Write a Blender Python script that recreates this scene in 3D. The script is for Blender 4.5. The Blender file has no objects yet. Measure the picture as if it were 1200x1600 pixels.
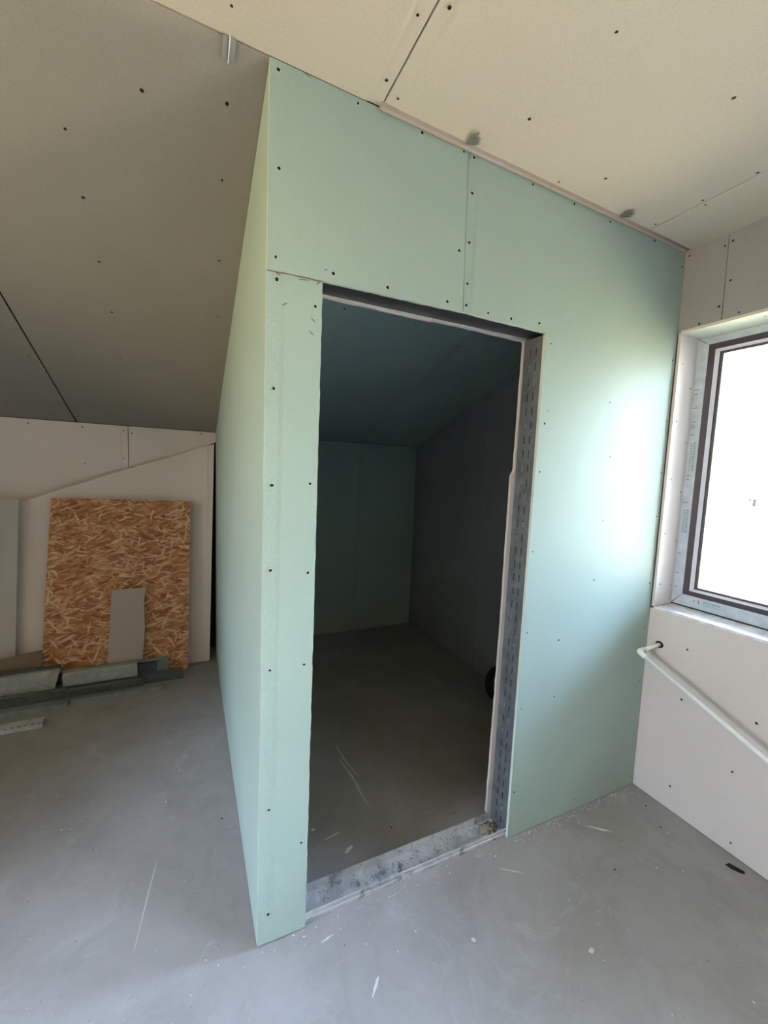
import bpy, bmesh, math, random
import mathutils.noise as mnoise
from mathutils import Vector, Matrix, Quaternion
random.seed(7)
C = bpy.context.scene.collection
sc = bpy.context.scene

# ------------------------------------------------------------------ camera
cam = bpy.data.cameras.new('camera'); cam_o = bpy.data.objects.new('camera', cam); C.objects.link(cam_o)
yaw, pitch, roll = -0.4438, -0.0971, 0.0431
f_ = Vector((-math.sin(yaw)*math.cos(pitch), math.cos(yaw)*math.cos(pitch), math.sin(pitch)))
r0 = f_.cross(Vector((0, 0, 1))).normalized(); u0 = r0.cross(f_)
r_ = r0*math.cos(roll)+u0*math.sin(roll); u_ = -r0*math.sin(roll)+u0*math.cos(roll)
m = Matrix((r_, u_, -f_)).transposed().to_4x4(); m.translation = Vector((-0.1917, -1.2100, 1.5370))
cam_o.matrix_world = m
cam.sensor_fit = 'VERTICAL'; cam.sensor_height = 36.0; cam.lens = 643.25/1600*36.0; cam.clip_start = 0.02
sc.camera = cam_o

# ------------------------------------------------------------------ world: hazy bright sky, sunlit warm ground beyond the panes
w = bpy.data.worlds.new('world'); sc.world = w; w.use_nodes = True
wn, wl = w.node_tree.nodes, w.node_tree.links
bg = wn['Background']; bg.inputs['Strength'].default_value = 19.0
tc = wn.new('ShaderNodeTexCoord'); sx = wn.new('ShaderNodeSeparateXYZ'); wr = wn.new('ShaderNodeValToRGB')
mr = wn.new('ShaderNodeMapRange'); mr.inputs['From Min'].default_value = -1; mr.inputs['From Max'].default_value = 1
wl.new(tc.outputs['Generated'], sx.inputs[0]); wl.new(sx.outputs['Z'], mr.inputs['Value']); wl.new(mr.outputs[0], wr.inputs[0])
e = wr.color_ramp.elements
e[0].position = 0.0; e[0].color = (0.50, 0.45, 0.34, 1)
e[1].position = 1.0; e[1].color = (1.35, 1.75, 2.75, 1)
for p_, c_ in ((0.46, (0.70, 0.61, 0.38, 1)), (0.505, (0.71, 0.71, 0.69, 1)), (0.62, (0.72, 0.86, 1.08, 1)), (0.76, (1.14, 1.58, 2.55, 1))):
    k = e.new(p_); k.color = c_
# the sky is warmer and hazier towards the sun's side (-x), cooler away from it
mx0 = wn.new('ShaderNodeMapRange'); mx0.inputs['From Min'].default_value = -0.6; mx0.inputs['From Max'].default_value = 0.4
wm = wn.new('ShaderNodeMix'); wm.data_type = 'RGBA'; wm.inputs[6].default_value = (1.14, 0.98, 0.87, 1); wm.inputs[7].default_value = (1, 1, 1, 1)
wl.new(sx.outputs['X'], mx0.inputs['Value']); wl.new(mx0.outputs[0], wm.inputs[0])
wx = wn.new('ShaderNodeMix'); wx.data_type = 'RGBA'; wx.blend_type = 'MULTIPLY'; wx.inputs[0].default_value = 1.0
wl.new(wr.outputs[0], wx.inputs[6]); wl.new(wm.outputs[2], wx.inputs[7]); wl.new(wx.outputs[2], bg.inputs['Color'])
# ------------------------------------------------------------------ exposure and portals (the window openings, for sampling the sky)
sc.view_settings.view_transform = 'Standard'; sc.view_settings.look = 'None'
sc.view_settings.exposure = 0.90; sc.view_settings.gamma = 1.0; sc.view_settings.use_curve_mapping = False
sc.cycles.use_denoising = True; sc.cycles.diffuse_bounces = 3; sc.cycles.max_bounces = 12; sc.cycles.transparent_max_bounces = 16
def portal(name, loc, sy, sz, direction):
    l = bpy.data.lights.new(name, 'AREA'); l.shape = 'RECTANGLE'; l.size = sy; l.size_y = sz; l.cycles.is_portal = True
    o = bpy.data.objects.new(name, l); C.objects.link(o); o.location = loc
    o.rotation_euler = Vector(direction).to_track_quat('-Z', 'Z').to_euler()
portal('window_portal', (2.16, -0.28, 1.58), 0.58, 1.36, (-1, 0, 0))
portal('window_portal', (2.16, -2.63, 1.12), 3.0, 2.2, (-1, 0, 0))  # opening of the added balcony door
portal('window_portal', (-3.08, -0.62, 1.70), 1.3, 1.15, (1, 0, 0))

# ------------------------------------------------------------------ dimensions
H0, KZ, D = 2.597, 1.795, 2.379
def ceil_z(x): return H0-0.009*x
def slope_z(y): return H0-(H0-KZ)*y/D
def wall_x(z): return 1.862-0.0127*z
XL, YB = -2.9, -6.8

# ------------------------------------------------------------------ materials
def mat(name, col, rough=0.8, metal=0.0, spec=0.3):
    M = bpy.data.materials.new(name); M.use_nodes = True
    b = M.node_tree.nodes['Principled BSDF']
    b.inputs['Base Color'].default_value = (*col, 1); b.inputs['Roughness'].default_value = rough
    b.inputs['Metallic'].default_value = metal; b.inputs['Specular IOR Level'].default_value = spec
    return M
def NL(M): return M.node_tree.nodes, M.node_tree.links, M.node_tree.nodes['Principled BSDF']
def noise(M, scale, detail=4, rough=0.55, vec=None, dist=0.0):
    n, l, b = NL(M); t = n.new('ShaderNodeTexNoise')
    t.inputs['Scale'].default_value = scale; t.inputs['Detail'].default_value = detail
    t.inputs['Roughness'].default_value = rough; t.inputs['Distortion'].default_value = dist
    if vec is None:
        c = n.new('ShaderNodeTexCoord'); vec = c.outputs['Object']
    l.new(vec, t.inputs['Vector']); return t.outputs[0]
def ramp(M, fac, stops):
    n, l, b = NL(M); r = n.new('ShaderNodeValToRGB'); el = r.color_ramp.elements
    el[0].position, el[0].color = stops[0][0], (*stops[0][1], 1)
    el[1].position, el[1].color = stops[-1][0], (*stops[-1][1], 1)
    for p, c in stops[1:-1]:
        q = el.new(p); q.color = (*c, 1)
    l.new(fac, r.inputs[0]); return r.outputs[0]
def mix(M, fac, a, b_, mode='MIX'):
    n, l, b = NL(M); x = n.new('ShaderNodeMix'); x.data_type = 'RGBA'; x.blend_type = mode
    for s, v in ((x.inputs[0], fac), (x.inputs[6], a), (x.inputs[7], b_)):
        if isinstance(v, (int, float)): s.default_value = v
        elif isinstance(v, tuple): s.default_value = (*v, 1)
        else: l.new(v, s)
    return x.outputs[2]
def bump(M, h, strength, dist=0.001):
    n, l, b = NL(M); x = n.new('ShaderNodeBump'); x.inputs['Strength'].default_value = strength
    x.inputs['Distance'].default_value = dist; l.new(h, x.inputs['Height']); l.new(x.outputs[0], b.inputs['Normal'])
def setc(M, s): M.node_tree.links.new(s, M.node_tree.nodes['Principled BSDF'].inputs['Base Color'])
def mul(c, k): return tuple(v*k for v in c)

def paper(name, col, var=0.06, tint=None, rough=0.62, spec=0.3):
    M = mat(name, col, rough, 0, spec)
    a = ramp(M, noise(M, 2.2, 5), [(0.3, mul(col, 1-var)), (0.7, mul(col, 1+var))])
    if tint:
        a = mix(M, ramp(M, noise(M, 0.9, 2), [(0.42, (0, 0, 0)), (0.62, (1, 1, 1))]), a, tint)
    fine = noise(M, 260, 2)
    a = mix(M, 0.10, a, ramp(M, fine, [(0.35, (0.25, 0.25, 0.25)), (0.65, (0.8, 0.8, 0.8))]), 'OVERLAY')
    setc(M, a); bump(M, fine, 0.10, 0.0004); return M
GREEN = paper('green_board_paper', (0.36, 0.46, 0.405), 0.04, None, 0.55, 0.22)
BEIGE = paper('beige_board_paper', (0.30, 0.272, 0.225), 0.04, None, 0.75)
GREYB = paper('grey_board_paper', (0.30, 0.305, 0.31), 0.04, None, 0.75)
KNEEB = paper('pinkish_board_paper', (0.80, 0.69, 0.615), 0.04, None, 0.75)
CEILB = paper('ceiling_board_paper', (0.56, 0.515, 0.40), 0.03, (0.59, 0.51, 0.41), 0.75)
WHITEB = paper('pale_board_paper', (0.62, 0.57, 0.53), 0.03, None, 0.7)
EDGE = paper('gypsum_edge', (0.66, 0.60, 0.56), 0.08, None, 0.9)
EDGEG = paper('green_board_edge', (0.55, 0.60, 0.54), 0.08, None, 0.9)
BROWN = paper('brown_board', (0.22, 0.155, 0.105), 0.08, None, 0.85)
OFFC = paper('offcut_back_paper', (0.47, 0.37, 0.32), 0.03, None, 0.85)
SCREW = mat('black_phosphate_screw', (0.012, 0.012, 0.012), 0.5, 0.3)
DARKGAP = mat('cavity_dark', (0.02, 0.02, 0.02), 0.9)
PVC = mat('white_pvc', (0.88, 0.87, 0.88), 0.35, 0, 0.5)
RUBBER = mat('black_hose_rubber', (0.015, 0.015, 0.016), 0.5)
TUFT = paper('grey_green_tape', (0.16, 0.18, 0.15), 0.25, None, 0.9)
CLIP = paper('grey_clip_metal', (0.30, 0.30, 0.27), 0.1, None, 0.6)

def zinc(name, col, rough, metal, dirt=0.0):
    M = mat(name, col, rough, metal, 0.5)
    c = ramp(M, noise(M, 14, 5, 0.6, None, 0.6), [(0.3, mul(col, 0.72)), (0.7, mul(col, 1.2))])
    n, l, b = NL(M)
    if dirt:
        mk = ramp(M, noise(M, 16, 6, 0.68), [(0.42, (0, 0, 0)), (0.66, (.8, .8, .8))])
        c = mix(M, mk, c, (0.50, 0.50, 0.50))
        mk2 = ramp(M, noise(M, 23, 5, 0.6, None, 0.5), [(0.55, (0, 0, 0)), (0.68, (.75, .75, .75))])
        c = mix(M, mk2, c, (0.08, 0.085, 0.09))
        mm = n.new('ShaderNodeMath'); mm.operation = 'SUBTRACT'; mm.inputs[0].default_value = metal; mm.use_clamp = True
        l.new(mk, mm.inputs[1]); l.new(mm.outputs[0], b.inputs['Metallic'])
    setc(M, c); return M
ZINC = zinc('galvanised_steel', (0.52, 0.55, 0.55), 0.5, 0.35)
ZINCJ = zinc('galvanised_stud_steel', (0.22, 0.24, 0.26), 0.45, 0.55)
ZINCT = zinc('dusty_track_steel', (0.56, 0.585, 0.60), 0.36, 0.55, 0.5)
ZINCP = zinc('stacked_shaded_steel', (0.15, 0.168, 0.165), 0.4, 0.5)  # darkened steel: shade within the stack is put into the colour
ZINCM = zinc('stacked_front_steel', (0.30, 0.33, 0.32), 0.45, 0.4)
ZINCL = zinc('stacked_lit_web_steel', (0.40, 0.41, 0.38), 0.6, 0.15)  # paler copy of the steel, light on the webs painted in

# floor
FLOOR = mat('grey_screed', (0.2, 0.2, 0.2), 0.62, 0, 0.35)
def make_floor():
    M = FLOOR
    base = ramp(M, noise(M, 1.6, 8, 0.62), [(0.30, (0.262, 0.243, 0.225)), (0.50, (0.302, 0.286, 0.272)), (0.72, (0.352, 0.341, 0.332))])
    blot = ramp(M, noise(M, 5.5, 6, 0.7, None, 0.8), [(0.36, (0.72, 0.72, 0.72)), (0.52, (1, 1, 1))])
    c = mix(M, 0.35, base, blot, 'MULTIPLY')
    dust = ramp(M, noise(M, 3.1, 9, 0.75, None, 1.5), [(0.56, (0, 0, 0)), (0.78, (0.55, 0.55, 0.55))])
    c = mix(M, dust, c, (0.47, 0.46, 0.45))
    n, l, b = NL(M)
    for sc_, lo, hi, col in ((60, 0.735, 0.78, (0.46, 0.45, 0.43)), (75, 0.75, 0.78, (0.10, 0.10, 0.10))):
        s = ramp(M, noise(M, sc_, 2, 0.4), [(lo, (0, 0, 0)), (hi, (1, 1, 1))]); c = mix(M, s, c, col)
    # long faint scrapes
    tcx = n.new('ShaderNodeTexCoord'); mp = n.new('ShaderNodeMapping'); mp.inputs['Rotation'].default_value = (0, 0, 0.7); mp.inputs['Scale'].default_value = (1.2, 16, 1)
    l.new(tcx.outputs['Object'], mp.inputs[0])
    s = ramp(M, noise(M, 2.3, 4, 0.6, mp.outputs[0]), [(0.68, (0, 0, 0)), (0.76, (0.28, 0.28, 0.28))]); c = mix(M, s, c, (0.48, 0.47, 0.46))
    setc(M, c)
    bump(M, noise(M, 120, 6, 0.6), 0.25, 0.0012)
    rr = n.new('ShaderNodeMapRange'); rr.inputs['To Min'].default_value = 0.42; rr.inputs['To Max'].default_value = 0.75
    l.new(noise(M, 4, 5), rr.inputs[0]); l.new(rr.outputs[0], b.inputs['Roughness'])
make_floor()
CHALK = mat('plaster_dust', (0.60, 0.59, 0.57), 0.95)
CRUMB = mat('plaster_crumb', (0.68, 0.66, 0.63), 0.9)
TAN = paper('sawdust_tan', (0.30, 0.27, 0.20), 0.15, None, 1.0)

# oriented strand board: overlapping long flakes at many headings
OSB = mat('oriented_strand_board', (0.4, 0.2, 0.08), 0.6, 0, 0.3)
def make_osb():
    M = OSB; n, l, b = NL(M); c = None; hh = None
    tcx = n.new('ShaderNodeTexCoord')
    def warp(vec, scale, amp):
        wob = n.new('ShaderNodeTexNoise'); wob.inputs['Scale'].default_value = scale; wob.inputs['Detail'].default_value = 2
        l.new(tcx.outputs['Object'], wob.inputs['Vector'])
        sub = n.new('ShaderNodeVectorMath'); sub.operation = 'SUBTRACT'; sub.inputs[1].default_value = (.5, .5, .5); l.new(wob.outputs['Color'], sub.inputs[0])
        off = n.new('ShaderNodeVectorMath'); off.operation = 'MULTIPLY_ADD'
        off.inputs[1].default_value = (amp, amp, amp); l.new(sub.outputs[0], off.inputs[0]); l.new(vec, off.inputs[2]); return off.outputs[0]
    W = warp(warp(tcx.outputs['Object'], 3.0, .07), 16, .012)
    pal = [(0.0, (0.30, 0.105, 0.040)), (0.35, (0.45, 0.185, 0.075)), (0.65, (0.55, 0.245, 0.105)), (0.88, (0.66, 0.34, 0.17)), (1.0, (0.78, 0.50, 0.30))]
    light = [(0.0, (0.60, 0.33, 0.17)), (1.0, (0.84, 0.60, 0.39))]
    for i, (ang, sx_, sy_, thr) in enumerate(((0.15, 12, 34, None), (-0.7, 13, 42, 0.5), (0.9, 14, 46, 0.6), (0.0, 11, 48, 0.5), (-0.35, 14, 62, .62), (0.45, 15, 66, .62), (1.35, 15, 95, 0.965), (-1.0, 16, 100, 0.96), (-.2, 16, 120, .92), (0.4, 17, 130, .93))):
        mp = n.new('ShaderNodeMapping'); mp.inputs['Rotation'].default_value = (0, ang, 0)
        l.new(W, mp.inputs[0])
        m2 = n.new('ShaderNodeMapping'); m2.inputs['Scale'].default_value = (sx_, 1, sy_); m2.inputs['Location'].default_value = (3.1*i, 0, 1.7*i)
        l.new(mp.outputs[0], m2.inputs[0])
        v = n.new('ShaderNodeTexVoronoi'); v.voronoi_dimensions = '3D'; v.inputs['Scale'].default_value = 1.0; v.inputs['Randomness'].default_value = 1.0
        l.new(m2.outputs[0], v.inputs['Vector'])
        s = n.new('ShaderNodeSeparateColor'); l.new(v.outputs['Color'], s.inputs[0])
        grain = noise(M, 2.0, 3, 0.6, m2.outputs[0])
        col = ramp(M, s.outputs[0], pal if thr is None or thr < 0.8 else light)
        col = mix(M, 0.4, col, ramp(M, grain, [(0.35, (0.45, 0.40, 0.38)), (0.6, (1, 1, 1))]), 'MULTIPLY')
        if c is None: c = col; hh = s.outputs[1]
        else:
            g = n.new('ShaderNodeMath'); g.operation = 'GREATER_THAN'; g.inputs[1].default_value = thr; l.new(s.outputs[1], g.inputs[0])
            c = mix(M, g.outputs[0], c, col)
            mx = n.new('ShaderNodeMath'); mx.operation = 'MAXIMUM'; l.new(hh, mx.inputs[0]); l.new(s.outputs[2], mx.inputs[1]); hh = mx.outputs[0]
    setc(M, c); bump(M, hh, 0.4, 0.0012)
make_osb()

# window
FILM = mat('bluish_protective_film', (0.50, 0.57, 0.66), 0.35, 0, 0.5)
setc(FILM, ramp(FILM, noise(FILM, 22, 4), [(0.3, (0.42, 0.50, 0.58)), (0.7, (0.58, 0.64, 0.73))]))
PRINT = mat('film_print_green', (0.24, 0.33, 0.36), 0.5)
PRINTP = mat('film_print_patch', (0.46, 0.56, 0.60), 0.4)
PRINTD = mat('film_print_grey', (0.22, 0.22, 0.30), 0.5)
BRONZE = mat('dark_brown_frame', (0.055, 0.040, 0.050), 0.28, 0, 0.6)
GASKET = mat('grey_gasket', (0.10, 0.10, 0.10), 0.5)
GLASS = bpy.data.materials.new('window_glass'); GLASS.use_nodes = True
gn, gl = GLASS.node_tree.nodes, GLASS.node_tree.links; gn.remove(gn['Principled BSDF'])
fr = gn.new('ShaderNodeFresnel'); fr.inputs[0].default_value = 1.45; tr = gn.new('ShaderNodeBsdfTransparent'); gs = gn.new('ShaderNodeBsdfGlossy')
gs.inputs['Roughness'].default_value = 0.02; mx_ = gn.new('ShaderNodeMixShader'); gl.new(fr.outputs[0], mx_.inputs[0]); gl.new(tr.outputs[0], mx_.inputs[1]); gl.new(gs.outputs[0], mx_.inputs[2])
tr.inputs[0].default_value = (0.96, 0.98, 0.97, 1)
gl.new(mx_.outputs[0], gn['Material Output'].inputs['Surface'])
SILL = mat('white_sill', (0.72, 0.70, 0.72), 0.4, 0, 0.4)
setc(SILL, ramp(SILL, noise(SILL, 18, 6, 0.7), [(0.4, (0.55, 0.52, 0.52)), (0.55, (0.76, 0.74, 0.76))]))
CONC = mat('glare_washed_pole', (0.75, 0.75, 0.75), 0.9)  # pale shaft tone paints in the wash-out of the glare
STEELD = mat('dark_crossarm_steel', (0.012, 0.012, 0.013), 0.9, 0, 0.05)  # near-black so the crossarm stays visible in the glare
EARTH = mat('pale_ground', (0.7, 0.62, 0.5), 1.0)
SHELL = mat('outer_wall_block', (0.28, 0.25, 0.22), 0.9)

# ------------------------------------------------------------------ helpers
def link(name, me, parent=None, label=None, cat=None, group=None, kind=None):
    o = bpy.data.objects.new(name, me); C.objects.link(o)
    if parent is not None: o.parent = parent
    if label: o['label'] = label
    if cat: o['category'] = cat
    if group: o['group'] = group
    if kind: o['kind'] = kind
    return o
def obj(name, bm, mats, parent=None, smooth=False, **k):
    me = bpy.data.meshes.new(name); bmesh.ops.recalc_face_normals(bm, faces=bm.faces); bm.to_mesh(me); bm.free()
    for q in (mats if isinstance(mats, (list, tuple)) else [mats]): me.materials.append(q)
    if smooth: me.polygons.foreach_set('use_smooth', [True]*len(me.polygons))
    return link(name, me, parent, **k)
def struct(name, parent=None):
    o = link(name, None, parent); o['kind'] = 'structure'; return o
def add_box(bm, p0, p1, mi=0, fn=None):
    vs = [bm.verts.new((x, y, z)) for x in (p0[0], p1[0]) for y in (p0[1], p1[1]) for z in (p0[2], p1[2])]
    if fn:
        for v in vs: v.co = fn(*v.co)
    for q in ((0, 1, 3, 2), (4, 6, 7, 5), (0, 4, 5, 1), (2, 3, 7, 6), (0, 2, 6, 4), (1, 5, 7, 3)):
        f = bm.faces.new([vs[i] for i in q]); f.material_index = mi
    return vs
def board(name, poly, fmap, mats, parent=None, th=0.0125, tapers=(), jag=(), jamp=.0012, **k):
    """Plasterboard: polygon (a,b) mapped to 3-D by fmap(a,b,depth); depth>0 goes INTO the wall.
    tapers: (a_edge, a_crease) bands whose face is sunk like a factory tapered edge. jag: edge indices roughened."""
    pts = []
    n = len(poly)
    for i, p in enumerate(poly):
        pts.append(tuple(p)); q = poly[(i+1) % n]
        if i in jag:
            L = math.hypot(q[0]-p[0], q[1]-p[1]); s = max(2, int(L/0.022))
            nx, ny = -(q[1]-p[1])/L, (q[0]-p[0])/L
            for j in range(1, s):
                t = j/s+random.uniform(-.2, .2)/s; d = random.uniform(-jamp, jamp)
                pts.append((p[0]+(q[0]-p[0])*t+nx*d, p[1]+(q[1]-p[1])*t+ny*d))
    bm = bmesh.new(); fv = [bm.verts.new((a, b, 0)) for a, b in pts]; bm.faces.new(fv)
    for ae, ac in tapers:
        s = 1 if ac > ae else -1
        for c in (ac-s*0.012, ac):
            bmesh.ops.bisect_plane(bm, geom=bm.verts[:]+bm.edges[:]+bm.faces[:], plane_co=(c, 0, 0), plane_no=(1, 0, 0), dist=1e-6)
    for v in bm.verts:
        for ae, ac in tapers:
            s = 1 if ac > ae else -1
            t = (ac-v.co.x)*s/0.012
            if t > 0 and (v.co.x-ae)*s > -0.02: v.co.z = 0.0022*min(1, t)
    for f in bm.faces: f.material_index = 0
    front = bm.faces[:]
    r = bmesh.ops.extrude_face_region(bm, geom=front)
    top = [g for g in r['geom'] if isinstance(g, bmesh.types.BMVert)]
    for v in top: v.co.z = th
    fs = set(front); tf = set(g for g in r['geom'] if isinstance(g, bmesh.types.BMFace))
    for f in bm.faces: f.material_index = 0 if (f in fs or f in tf) else 1
    if not any(f in fs for f in bm.faces):
        pass
    for v in bm.verts: v.co = Vector(fmap(v.co.x, v.co.y, v.co.z))
    return obj(name, bm, mats, parent, **k)
def screws(parent, pts, fmap, name='screw_heads', r=0.0042, rim=None):
    bm = bmesh.new()
    for a, b in pts:
        a0 = random.uniform(0, 6.28); rr = r*random.uniform(0.8, 1.15)
        # dark recessed cross-head sitting just under a torn ring of paper
        def ring(rad, d, n=9, jit=0.0):
            return [bm.verts.new(fmap(a+rad*(1+random.uniform(-jit, jit))*math.cos(a0+6.2832*i/n), b+rad*(1+random.uniform(-jit, jit))*math.sin(a0+6.2832*i/n), d)) for i in range(n)]
        R1 = ring(rr*1.5, -0.0001, jit=.25); R2 = ring(rr*1.12, -0.0008, jit=.15); R3 = ring(rr*1.05, -0.0004); 
        for A, B, mi in ((R1, R2, 1), (R2, R3, 0)):
            for i in range(9):
                f = bm.faces.new((A[i], A[(i+1) % 9], B[(i+1) % 9], B[i])); f.material_index = mi
        f = bm.faces.new(R3); f.material_index = 0
    return obj(name, bm, [SCREW, rim or EDGE], parent, kind='stuff')
def Fy(y0, s=1):   # plane y=y0, faces -y when s=1
    return lambda a, b, d: (a, y0+s*d, b)
def Fz(a, b, d): return (a, b, ceil_z(a)+d)
SN = Vector((0, (H0-KZ)/D, 1)).normalized()
def Fs(a, b, d, base=0.0):    # sloped ceiling: a = x, b = y (plan), depth outwards
    return tuple(Vector((a, b, slope_z(b)))+SN*(d+base))
def Fr(a, b, d): return (wall_x(b)+d, a, b)      # right wall: a = y, b = z
def tube(bm, pts, r, n=14, mi=0, cap=True):
    rings = []
    P = [Vector(p) for p in pts]
    up = Vector((0, 0, 1))
    for i, p in enumerate(P):
        t = (P[min(i+1, len(P)-1)]-P[max(i-1, 0)]).normalized()
        a = t.cross(up if abs(t.z) < .95 else Vector((1, 0, 0))).normalized(); b = t.cross(a)
        rr = r[i] if isinstance(r, (list, tuple)) else r
        rings.append([bm.verts.new(p+(a*math.cos(6.28318*k/n)+b*math.sin(6.28318*k/n))*rr) for k in range(n)])
    for A, B in zip(rings, rings[1:]):
        for k in range(n):
            f = bm.faces.new((A[k], A[(k+1) % n], B[(k+1) % n], B[k])); f.smooth = True; f.material_index = mi
    if cap:
        for R in (rings[0], rings[-1]):
            f = bm.faces.new(R); f.material_index = mi

# ------------------------------------------------------------------ FLOOR
bm = bmesh.new(); add_box(bm, (XL-.2, YB-.2, -0.15), (2.1, D+.2, 0)); floor = obj('floor', bm, FLOOR, kind='structure')
def blob(bm, x, y, rx, ry, ang=0, z=0.0008, n=11, jit=.35):
    vs = []
    for i in range(n):
        t = 6.2832*i/n; k = 1+random.uniform(-jit, jit)
        u, v = rx*k*math.cos(t), ry*k*math.sin(t)
        vs.append(bm.verts.new((x+u*math.cos(ang)-v*math.sin(ang), y+u*math.sin(ang)+v*math.cos(ang), z)))
    bm.faces.new(vs)
bm = bmesh.new()
for x, y, a, b_, t in ((.552, .75, .0035, .10, .05), (.545, .60, .004, .12, .12), (.548, .47, .003, .09, .05), (.562, .66, .002, .08, .2), (.352, .30, .035, .004, .15), (.392, .214, .02, .008, .4), (.283, .36, .011, .009, 0),
                      (.31, -.24, .022, .005, .8), (.216, -.06, .02, .003, .2), (-.335, .28, .0016, .18, -.14),
                      (.95, -.12, .05, .003, -.6), (1.45, -.12, .05, .006, -.7), (.66, -.256, .008, .006, 0), (1.0, -.438, .01, .007, 0)):
    blob(bm, x, y, a, b_, t, 0.0006, 13)
obj('dust_smear', bm, CHALK, floor, kind='stuff', label='pale plaster scuffs and smears on the grey screed')
def crumb_mesh(bm, x, y, r, z=0.0):
    c = [bm.verts.new((x+r*random.uniform(.6, 1.3)*math.cos(t+.3), y+r*random.uniform(.5, 1.2)*math.sin(t), z+h)) for t, h in ((0, 0), (1.6, 0), (3.1, 0), (4.6, 0))]
    d = [bm.verts.new(v.co+Vector((random.uniform(-.3, .3)*r, random.uniform(-.3, .3)*r, r*random.uniform(.5, .9)))) for v in c]
    bm.faces.new(c); bm.faces.new(d)
    for i in range(4): bm.faces.new((c[i], c[(i+1) % 4], d[(i+1) % 4], d[i]))
crumbs = [(.917, -.03), (.93, -.045), (1.143, -.012), (1.396, -.062), (.413, -.186), (-.115, .002), (-.149, .031), (-.29, .755), (-.242, .953), (-.069, .614), (1.72, -.258), (1.589, -.39), (1.721, -.539), (1.337, -.727), (1.503, -.34), (1.013, -.472), (1.829, -.11), (1.81, -.065), (.495, -.157), (1.25, -.02), (1.30, -.03), (1.75, -.03), (1.68, -.012)]
bm = bmesh.new()
for x, y in crumbs: crumb_mesh(bm, x, y, random.uniform(.002, .0045))
for i in range(90):
    crumb_mesh(bm, random.uniform(1.05, 1.82), -abs(random.gauss(0.004, .02))-.004, random.uniform(.0012, .003))
for i in range(60):
    crumb_mesh(bm, random.uniform(.0, 1.05), -abs(random.gauss(0.004, .02))-.004, random.uniform(.001, .0025))
for i in range(90):
    crumb_mesh(bm, random.uniform(-1.2, 1.8), random.uniform(-.9, 1.6), random.uniform(.0007, .0018))
obj('plaster_crumbs', bm, CRUMB, floor, kind='stuff', label='small white plaster crumbs scattered on the floor')
bm = bmesh.new()
for x, y in [(1.337, -.276), (1.72, -.225), (1.78, -.12), (-.067, .565), (.60, .24), (.90, .20), (1.02, .19)]: crumb_mesh(bm, x, y, random.uniform(.0025, .005))
for i in range(50): crumb_mesh(bm, random.uniform(-1.0, 1.8), random.uniform(-.9, 1.2), random.uniform(.0007, .0016))
obj('dark_grit', bm, SCREW, floor, kind='stuff', label='dark grit specks scattered on the floor')

# ------------------------------------------------------------------ CEILING (flat part, boards with open joints)
ceiling = struct('ceiling')
bm = bmesh.new()
add_box(bm, (XL-.2, -4.75, 0.045), (2.1, 0.02, .25), 0, lambda x, y, z: (x, y, ceil_z(x)+z)); obj('ceiling_backing', bm, DARKGAP, ceiling)
g = 0.0026
xs = [XL, -2.14, -0.905, 0.3185, 1.5395, 1.86]
for i in range(5):
    a, b = xs[i]+g, xs[i+1]-g
    y1 = -0.019 if i >= 3 else -0.0005
    tp = []
    if i <= 3: tp.append((b, b-.048))
    if 1 <= i <= 3: tp.append((a, a+.048))
    if i == 3: tp = [(a, a+.048)]
    if i == 4: tp = []
    board('ceiling_board', [(a, -1.2), (b, -1.2), (b, y1), (a, y1)], Fz, [CEILB, EDGE], ceiling, .0125, tp)
    board('ceiling_board', [(a, -4.7), (b, -4.7), (b, -1.204), (a, -1.204)], Fz, [CEILB, EDGE], ceiling, .0125, tp)
screws(ceiling, [(-.1, -.076), (.31-.02, -.263), (.295, -.085), (.347, -.051), (.72, -.452), (1.146, -.491), (.718, -.178), (.998, -.036), (1.122, -.126), (1.525, -.386), (1.522, -.224), (1.558, -.215), (1.520, -.054), (.346, -.31), (1.14, -.8), (.72, -.8), (-.1, -.4), (-.5, -.2), (-.5, -.5), (-.88, -.3)], Fz, rim=CEILB)

# pale board strip closing the joint between the ceiling boards and the green wall
bm = bmesh.new(); N = 34
prof = [(0, -.0005), (-.002, -.010), (-.009, -.0135), (-.016, -.010), (-.0185, .001), (-.0185, .011), (0, .011)]
rings = []
for i in range(N+1):
    x = 0.312+(1.845-0.312)*i/N; k = 1+random.uniform(-.06, .06)
    if x > 1.53: k *= max(.35, 1-(x-1.53)*2)
    rings.append([bm.verts.new((x, py*k-.0004, ceil_z(x)+(pz*k if pz < 0 else pz))) for py, pz in prof])
for A, B in zip(rings, rings[1:]):
    for k in range(len(prof)): bm.faces.new((A[k], A[(k+1) % len(prof)], B[(k+1) % len(prof)], B[k]))
bm.faces.new(rings[0]); bm.faces.new(rings[-1])
t1 = obj('trim_1', bm, paper('joint_filler_strip', (.40, .335, .285), .1), kind='structure'); t1['label'] = 'thin beige filler strip between the ceiling boards and the green wall'

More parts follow.
